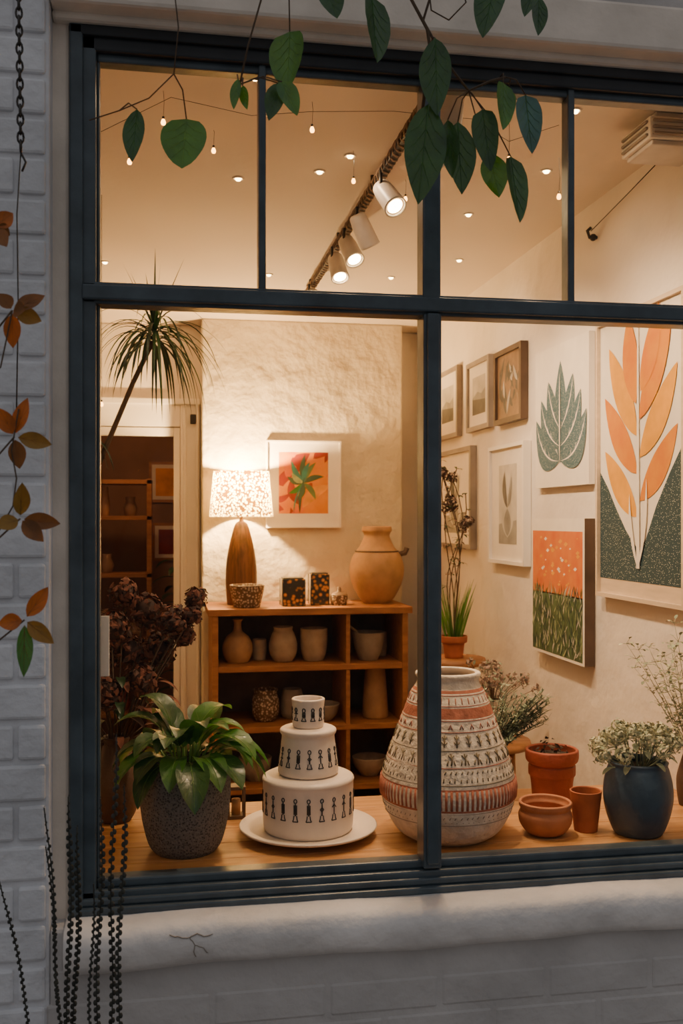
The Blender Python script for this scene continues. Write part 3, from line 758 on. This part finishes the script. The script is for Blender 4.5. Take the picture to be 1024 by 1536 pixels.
simple("potted_dried_grass", gpot, (1.17,2.0,.93))
def dryf(b):
    b.lathe(pot_prof([(.04,0),(.055,.05),(.045,.11),(.035,.14)],.005),TAN2)
    for i in range(30):
        a=R.uniform(0,6.28); r=R.uniform(.03,.16); z=R.uniform(.18,.30)-r*.4
        q=V3((math.cos(a)*r,math.sin(a)*r*.8,z)); b.tube([(0,0,.1),(q.x*.5,q.y*.5,z*.8),q],.0012,STEM,4); b.floret(q,.02,[DRYP,SAGE,DRYP],22,.008)
def stool(b):
    b.lathe([(0,.71),(.13,.71),(.135,.72),(.13,.735),(0,.735)],WOOD2)
    for a in (.5,2.07,3.64,5.2): b.tube([(math.cos(a)*.09,math.sin(a)*.09,.715),(math.cos(a)*.12,math.sin(a)*.12,0)],.012,WOOD2,8)
simple("wooden_stool", stool, (1.12,1.35,0))
simple("dried_flower_vase", dryf, (1.12,1.35,.735))

# ------------------------------------------------------------------ lights
WC=(1,.69,.41)
def add_light(name,kind,loc,energy,col=WC,size=.03,tgt=None,angle=100,blend=.6,parent=None):
    l=bpy.data.lights.new(name,kind); l.energy=energy; l.color=col
    l.shadow_soft_size=size
    if kind=='SPOT': l.spot_size=math.radians(angle); l.spot_blend=blend
    o=bpy.data.objects.new(name,l); o.location=loc; SC.collection.objects.link(o)
    if tgt is not None:
        o.rotation_euler=(V3(tgt)-V3(loc)).to_track_quat('-Z','Y').to_euler()
    if parent:
        o.parent=parent; o.matrix_parent_inverse=Matrix.Translation(-V3(parent.location))
    return o
tk=empty("track_light",(.6,1.2,2.48))
def rail(b):
    b.box(-.011,.011,-1.08,1.15,-.012,.012,METD)
    pts=[(.015*math.cos(i*.9),-1.08+i*.0093,.015*math.sin(i*.9)) for i in range(240)]; b.tube(pts,.0035,TRACKM,5)
    pts=[(.015*math.cos(i*.9+3.1),-1.08+i*.0093,.015*math.sin(i*.9+3.1)) for i in range(240)]; b.tube(pts,.0035,TRACKM,5)
    for y in (-.9,-.3,.3,1.0): b.tube([(0,y,0),(0,y,.04)],.006,METD)
simple("rail",rail,parent=tk)
heads=[(.62,.15,(.38,.28,.8),None,44,90),(.62,.38,(1.35,.68,1.5),None,54,95),  # first two heads unseen, added to light the display and right wall
 (.608,.73,(.95,.35,.9),(.28,-.62,-.75),34,75),(.603,1.06,(1.35,1.25,1.7),(.45,.25,-.8),44,80),
 (.603,1.29,(.6,.6,.8),(.22,-.55,-.8),14,100),(.60,1.52,(1.35,1.8,1.9),(.10,-.5,-.85),24,70),(.60,2.1,(.8,3.1,1.3),(0,-.4,-.9),5,80)]
for i,(hx,y,t,hdir,e,an) in enumerate(heads):
    P=V3((hx,y,2.405)); D=(V3(t)-P).normalized()
    if hdir: D=V3(hdir).normalized()
    M=D.to_track_quat('Z','Y').to_matrix()
    def hd(b,M=M):
        pr_=[(0,-.05),(.020,-.05),(.026,-.044),(.029,-.02),(.032,.05),(.033,.055),(.029,.055),(.027,.05)]
        b.lathe(pr_,METW,seg=28,M=M); b.lathe([(.022,.050),(0,.056)],BULB,seg=24,M=M); b.lathe([(.028,.050),(.022,.048)],CERIN,seg=24,M=M)
        b.tube([(-.02,0,.07),(-.02,0,.02),(-.0,0,.0)],.005,METD,6)
    o=simple("spot_head_%d"%(i+1),hd,(P-V3(tk.location))); o.parent=tk
    add_light("spot_lamp_%d"%(i+1),'SPOT',P+D*.07,e,tgt=t,angle=an,blend=.95,parent=tk)
add_light("lamp_light",'POINT',(.361,2.93,BT+.60),115,(1,.62,.26),.02)
add_light("backroom_fill_light",'POINT',(-.15,3.8,2.25),9,(1,.5,.22),.05)  # unseen fill added to brighten the back room, no fixture modelled
DL=[(.21,.99),(.44,.89),(.505,.75),(.99,1.21),(1.128,1.78),(.927,2.10),(1.09,.77),(.72,2.60),(.79,2.52),(-.24,2.05),(.417,2.14),(1.0,.35),(.2,.3),(-.3,1.0)]
def dls(b):
    for x,y in DL:
        b.lathe([(.0,-.010),(.007,-.008),(.010,-.002)],DLT,(x,y,ZC),16); b.lathe([(.010,-.002),(.013,-.004),(.017,-.003),(.018,0)],METW,(x,y,ZC),20)
simple("recessed_downlights", dls)
for i,(x,y) in enumerate(DL):
    add_light("downlight_lamp_%d"%(i+1),'SPOT',(x,y,ZC-.014),3.4 if y<1.9 else 1.3,size=.012,tgt=(x,y,0),angle=170,blend=1)

def fl(b):
    bulbs=[(-.086,.4,2.341),(-.008,.4,2.439),(.347,.4,2.445),(.8455,.4,2.404),(.978,.4,2.318),(-.2,1.2,1.86),(.505,.70,2.43),(.12,.62,2.46),(.70,.9,2.455)]
    top=[(-.4,.4,2.36),(-.2,.4,2.38),(.01,.4,2.50),(.2,.4,2.47),(.347,.4,2.49),(.55,.4,2.505),(.75,.4,2.50),(.8455,.4,2.45),(.978,.4,2.50)]
    b.tube(top,.0007,METD,5)
    ZT=ZC-.006
    for x,y,z in bulbs:
        b.tube([(x,y,z+.012),(x+.002,y,z+.05),(x,y,z+.10 if z<2.4 else ZT)],.0006,METD,4)
        b.lathe([(0,-.007),(.0045,-.005),(.006,0),(.0045,.005),(.003,.008)],FAIRY,(x,y,z),10); b.lathe([(.003,.007),(.003,.014),(0,.014)],METD,(x,y,z),8)
    b.tube([(-.2,1.2,1.94),(-.2,1.2,ZT)],.001,METD,4)
simple("fairy_lights", fl)

def ac(b):
    b.box(1.175,1.345,.30,.46,2.445,2.50,WHITE)
    for k in range(3): b.box(1.168,1.177,.31,.45,2.452+.016*k,2.460+.016*k,GREYC)
    for k in range(3): b.box(1.18,1.34,.292,.302,2.452+.016*k,2.460+.016*k,GREYC)
    b.box(1.185,1.335,.31,.45,2.432,2.445,METW); b.box(1.2,1.33,.32,.44,2.50,2.519,METW)
simple("air_conditioner", ac, bevel=.006)
def hook(b):
    b.tube([(1.35,1.0,2.40),(1.325,1.0,2.40),(1.318,1.0,2.42),(1.33,1.0,2.43)],.006,METD,6)
    b.blob((1.337,1.0,2.40),.012,METD)
    b.tube([(1.34,.52,2.50),(1.335,.75,2.46),(1.33,1.0,2.42)],.0015,METD,4)
simple("wall_hook", hook)
simple("window_sign", lambda b:(b.box(-.133,-.112,.032,.035,1.19,1.31,WHITE)), bevel=.001)

# ------------------------------------------------------------------ exterior vine
def vine(b):
    Y=-.25
    leaves=[((.214,2.363),(.208,2.251),.085,'heart',G1),((.196,2.256),(.22,2.193),.045,'heart',G1),((.190,2.256),(.172,2.184),.03,'lance',G2),
    ((.358,2.428),(.364,2.304),.085,'heart',G2),((.279,2.455),(.297,2.388),.06,'heart',G2),
    ((.468,2.354),(.468,2.210),.052,'lance',G2),((.456,2.235),(.433,2.052),.068,'lance',G2),
    ((.581,2.473),(.552,2.355),.07,'heart',G2),((.664,2.49),(.63,2.40),.05,'heart',G2),((.68,2.47),(.672,2.39),.03,'lance',G2),
    ((-.051,2.213),(-.059,2.115),.036,'lance',G2),((.034,2.205),(.026,2.112),.072,'round',G1),
    ((.12,2.256),(.112,2.197),.018,'lance',G1),((.128,2.245),(.135,2.198),.016,'lance',G1),
    ((.6,2.292),(.594,2.2),.062,'heart',G1),((.651,2.283),(.658,2.17),.062,'heart',GB),((.564,2.245),(.575,2.128),.058,'heart',G2),
    ((.522,2.225),(.525,2.088),.052,'lance',G2),((.493,2.213),(.497,2.104),.032,'lance',G2),((.613,2.158),(.625,2.034),.072,'heart',G2),((.581,2.17),(.594,2.085),.045,'lance',G1),
    ((.62,2.29),(.612,2.22),.04,'heart',G1)]
    main=[(-.25,Y+.05,2.56),(0,Y,2.53),(.2,Y+.02,2.50),(.35,Y-.01,2.52),(.5,Y,2.51),(.7,Y+.02,2.53),(.95,Y,2.56)]
    b.tube(main,.005,STEM,6)
    for x in (-.25,.35,.95): b.tube([(x,-.075,2.62),(x,-.18,2.60),(x,Y,2.53)],.004,STEM,6)
    b.tube([(.43,Y,2.515),(.425,Y,2.45),(.46,Y-.01,2.38),(.468,Y,2.35),(.456,Y+.01,2.24)],.003,STEM,6)
    b.tube([(.43,Y,2.515),(.47,Y,2.45),(.455,Y,2.40),(.49,Y-.01,2.33),(.54,Y,2.28),(.58,Y,2.30),(.61,Y,2.31)],.0025,STEM,6)
    b.tube([(.2,Y,2.50),(.165,Y,2.42),(.14,Y,2.33),(.125,Y,2.26)],.0018,STEM,5)
    b.tube([(-.13,Y,2.18),(-.08,Y,2.20),(-.03,Y,2.225),(.012,Y,2.27)],.0012,STEM,5)
    b.tube([(.012,Y,2.27),(.02,Y,2.35),(.0,Y,2.53)],.0012,STEM,5)
    b.tube([(.52,Y,2.51),(.535,Y,2.44),(.50,Y-.01,2.40),(.47,Y,2.42),(.46,Y,2.50)],.0015,STEM,5)
    for i,((x0,z0),(x1,z1),w,sh,m) in enumerate(leaves):
        yy=Y+R.uniform(-.035,.03); base=V3((x0,yy,z0)); tip=V3((x1,yy-.015,z1)); L=(tip-base).length
        ang=R.uniform(-.7,.7); up=V3((math.sin(ang),-math.cos(ang),.25))
        b.leaf(base,(tip-base),up,L,w*1.12,m,sh,.0,.28,12,rib=G3 if m is G1 else G1,veins=4)
        cand=[V3((.2,Y,2.50)),V3((.35,Y,2.52)),V3((.468,Y,2.35)),V3((.54,Y,2.28)),V3((.61,Y,2.31)),V3((.58,Y,2.525)),V3((.68,Y,2.53)),V3((.012,Y,2.27)),V3((.125,Y,2.26)),V3((.50,Y,2.32)),V3((-.08,Y,2.20)),V3((.6,Y,2.31))]
        c=min(cand,key=lambda q:(q-base).length if q.z>base.z-.02 else 9)
        b.tube([c,c.lerp(base,.5)+V3((R.uniform(-.008,.008),0,.012)),base],.0013,STEM,5)
simple("hanging_vine", vine)

def ab(b):
    Y=-.5
    C=[((-.219,1.802),[(-.178,1.826),(-.182,1.790),(-.236,1.823),(-.219,1.752),(-.20,1.80)]),
       ((-.216,1.62),[(-.199,1.673),(-.169,1.611),(-.236,1.658),(-.21,1.577)]),
       ((-.208,1.502),[(-.203,1.55),(-.157,1.495),(-.176,1.471),(-.236,1.49)]),
       ((-.202,1.356),[(-.173,1.399),(-.236,1.351),(-.162,1.325),(-.201,1.281)]),
       ((-.245,1.92),[(-.222,1.945),(-.225,1.89),(-.226,1.915)])]
    pts=[(-.36,Y,0.3),(-.33,Y,.9),(-.29,Y,1.2),(-.275,Y,1.35),(-.26,Y,1.5),(-.27,Y,1.65),(-.262,Y,1.85),(-.27,Y,2.1)]
    b.tube(pts,[.007,.006,.005,.004,.0035,.003,.0025,.002],STEM,6)
    for i,(c,tips) in enumerate(C):
        c3=V3((c[0],Y,c[1])); b.tube([(-.265,Y,c[1]-.05),(-.245,Y,c[1]-.035),c3],.0014,STEM,5)
        for j,t in enumerate(tips):
            tp=V3((t[0],Y+R.uniform(-.02,.02),t[1])); ang=R.uniform(-.6,.6)
            m=G1 if (i==3 and j==3) else R.choice((AUT1,AUT2,AUT3,AUT2))
            st=c3.lerp(tp,.10)
            b.leaf(st,tp-st,(math.sin(ang),-math.cos(ang),.1),(tp-st).length*1.08,.025,m,'lance',0,.25,8,rib=AUT2,veins=2)
    b.tube([(-.245,Y,1.47),(-.218,Y,1.52),(-.213,Y,1.56),(-.22,Y,1.60),(-.21,Y,1.66)],.0012,STEM,5)
    b.tube([(-.27,Y,1.68),(-.235,Y,1.72),(-.225,Y,1.77),(-.219,Y,1.802)],.0012,STEM,5)
    b.lathe(pot_prof([(.10,0),(.13,.15),(.15,.30)],.012),GREYC,(-.36,Y,0)); b.lathe([(0,.27),(.13,.27)],SOIL,(-.36,Y,0))
simple("autumn_shrub", ab)

def sp(b):
    b.lathe(pot_prof([(.10,0),(.12,.15),(.13,.28)],.012),TERRA2,(-.15,-.30,0)); b.lathe([(0,.25),(.115,.25)],SOIL,(-.15,-.30,0))
    S=[((-.106,1.04),(-.12,.2)),((-.085,1.14),(-.10,.2)),((-.069,1.06),(-.09,.2)),((-.145,.985),(-.16,.2)),((-.158,1.04),(-.165,.2)),((-.195,1.03),(-.16,.45)),((-.198,.955),(-.17,.45)),((-.267,.91),(-.19,.35)),((-.12,.90),(-.13,.2))]
    for i,((x1,z1),(x0,z0)) in enumerate(S):
        y=-.30+R.uniform(-.03,.03); n=60
        a=V3((x0,y,.24)); c=V3((x1,y,z1)); 
        if i in (5,6,7): a=V3((-.14,y,.24))
        k0=R.random()*3
        P=[a.lerp(c,t/n)+V3((.003*math.sin(t*.25+k0),0,0)) for t in range(n+1)]
        b.tube(P,.0012,DGRASS,5)
        for t in range(20,n+1):
            r=(.0042 if i<5 else .0028)*(1 if t<n-6 else (n-t+1)/8+.15)
            p1=P[t]
            for s_ in (-1,1):
                b.blob(p1+V3((s_*r*.55,R.uniform(-.5,.5)*r,.002*s_)),r*.8,DGRASS,6,4,(1,1,1.5))
simple("seed_spike_plant", sp)

def chain(b):
    y=-.30; z=2.72; x=-.243; i=0
    b.tube([(x,-.078,2.75),(x,-.2,2.76),(x,y,2.73)],.006,METD,6)
    while z>2.10:
        x2=x+.008*(2.72-z)/.6
        ring=[]
        for k in range(11):
            a=k*math.pi/5; u=.0048*math.cos(a); v=.010*math.sin(a)
            ring.append((x2+(u if i%2 else 0),y+(0 if i%2 else u),z+v))
        b.tube(ring,.0019,METD,5); z-=.0145; i+=1
    b.tube([(x+.008,y,2.10),(x+.002,y,2.0),(x+.004,y,1.85),(x+.001,y,1.66)],.0012,METD,5)
    b.tube([(x+.008,y,2.10),(x+.016,y,2.085),(x+.01,y,2.07)],.002,METD,5)
simple("hanging_chain", chain)

# ------------------------------------------------------------------ world & camera
w=bpy.data.worlds.new("World"); SC.world=w; w.use_nodes=True
nt=w.node_tree; bg=nt.nodes["Background"]
tcn=nt.nodes.new("ShaderNodeTexCoord"); sep=nt.nodes.new("ShaderNodeSeparateXYZ"); rp=nt.nodes.new("ShaderNodeValToRGB")
nt.links.new(tcn.outputs["Generated"],sep.inputs[0]); nt.links.new(sep.outputs["Z"],rp.inputs[0]); nt.links.new(rp.outputs[0],bg.inputs[0])
rp.color_ramp.elements[0].position=.0; rp.color_ramp.elements[0].color=(.24,.225,.22,1)
rp.color_ramp.elements[1].position=.6; rp.color_ramp.elements[1].color=(.47,.48,.505,1)
bg.inputs[1].default_value=.8

cam=bpy.data.cameras.new("Camera"); co=bpy.data.objects.new("Camera",cam); SC.collection.objects.link(co)
co.location=(0,-2,1.5); co.rotation_euler=(math.pi/2,0,-math.atan(262/1500))
cam.sensor_fit='VERTICAL'; cam.sensor_height=36; cam.sensor_width=24; cam.lens=36*1500/1536; cam.shift_y=12/1536; cam.clip_start=.05
cam.dof.use_dof=True; cam.dof.focus_distance=2.35; cam.dof.aperture_fstop=7.1
SC.camera=co
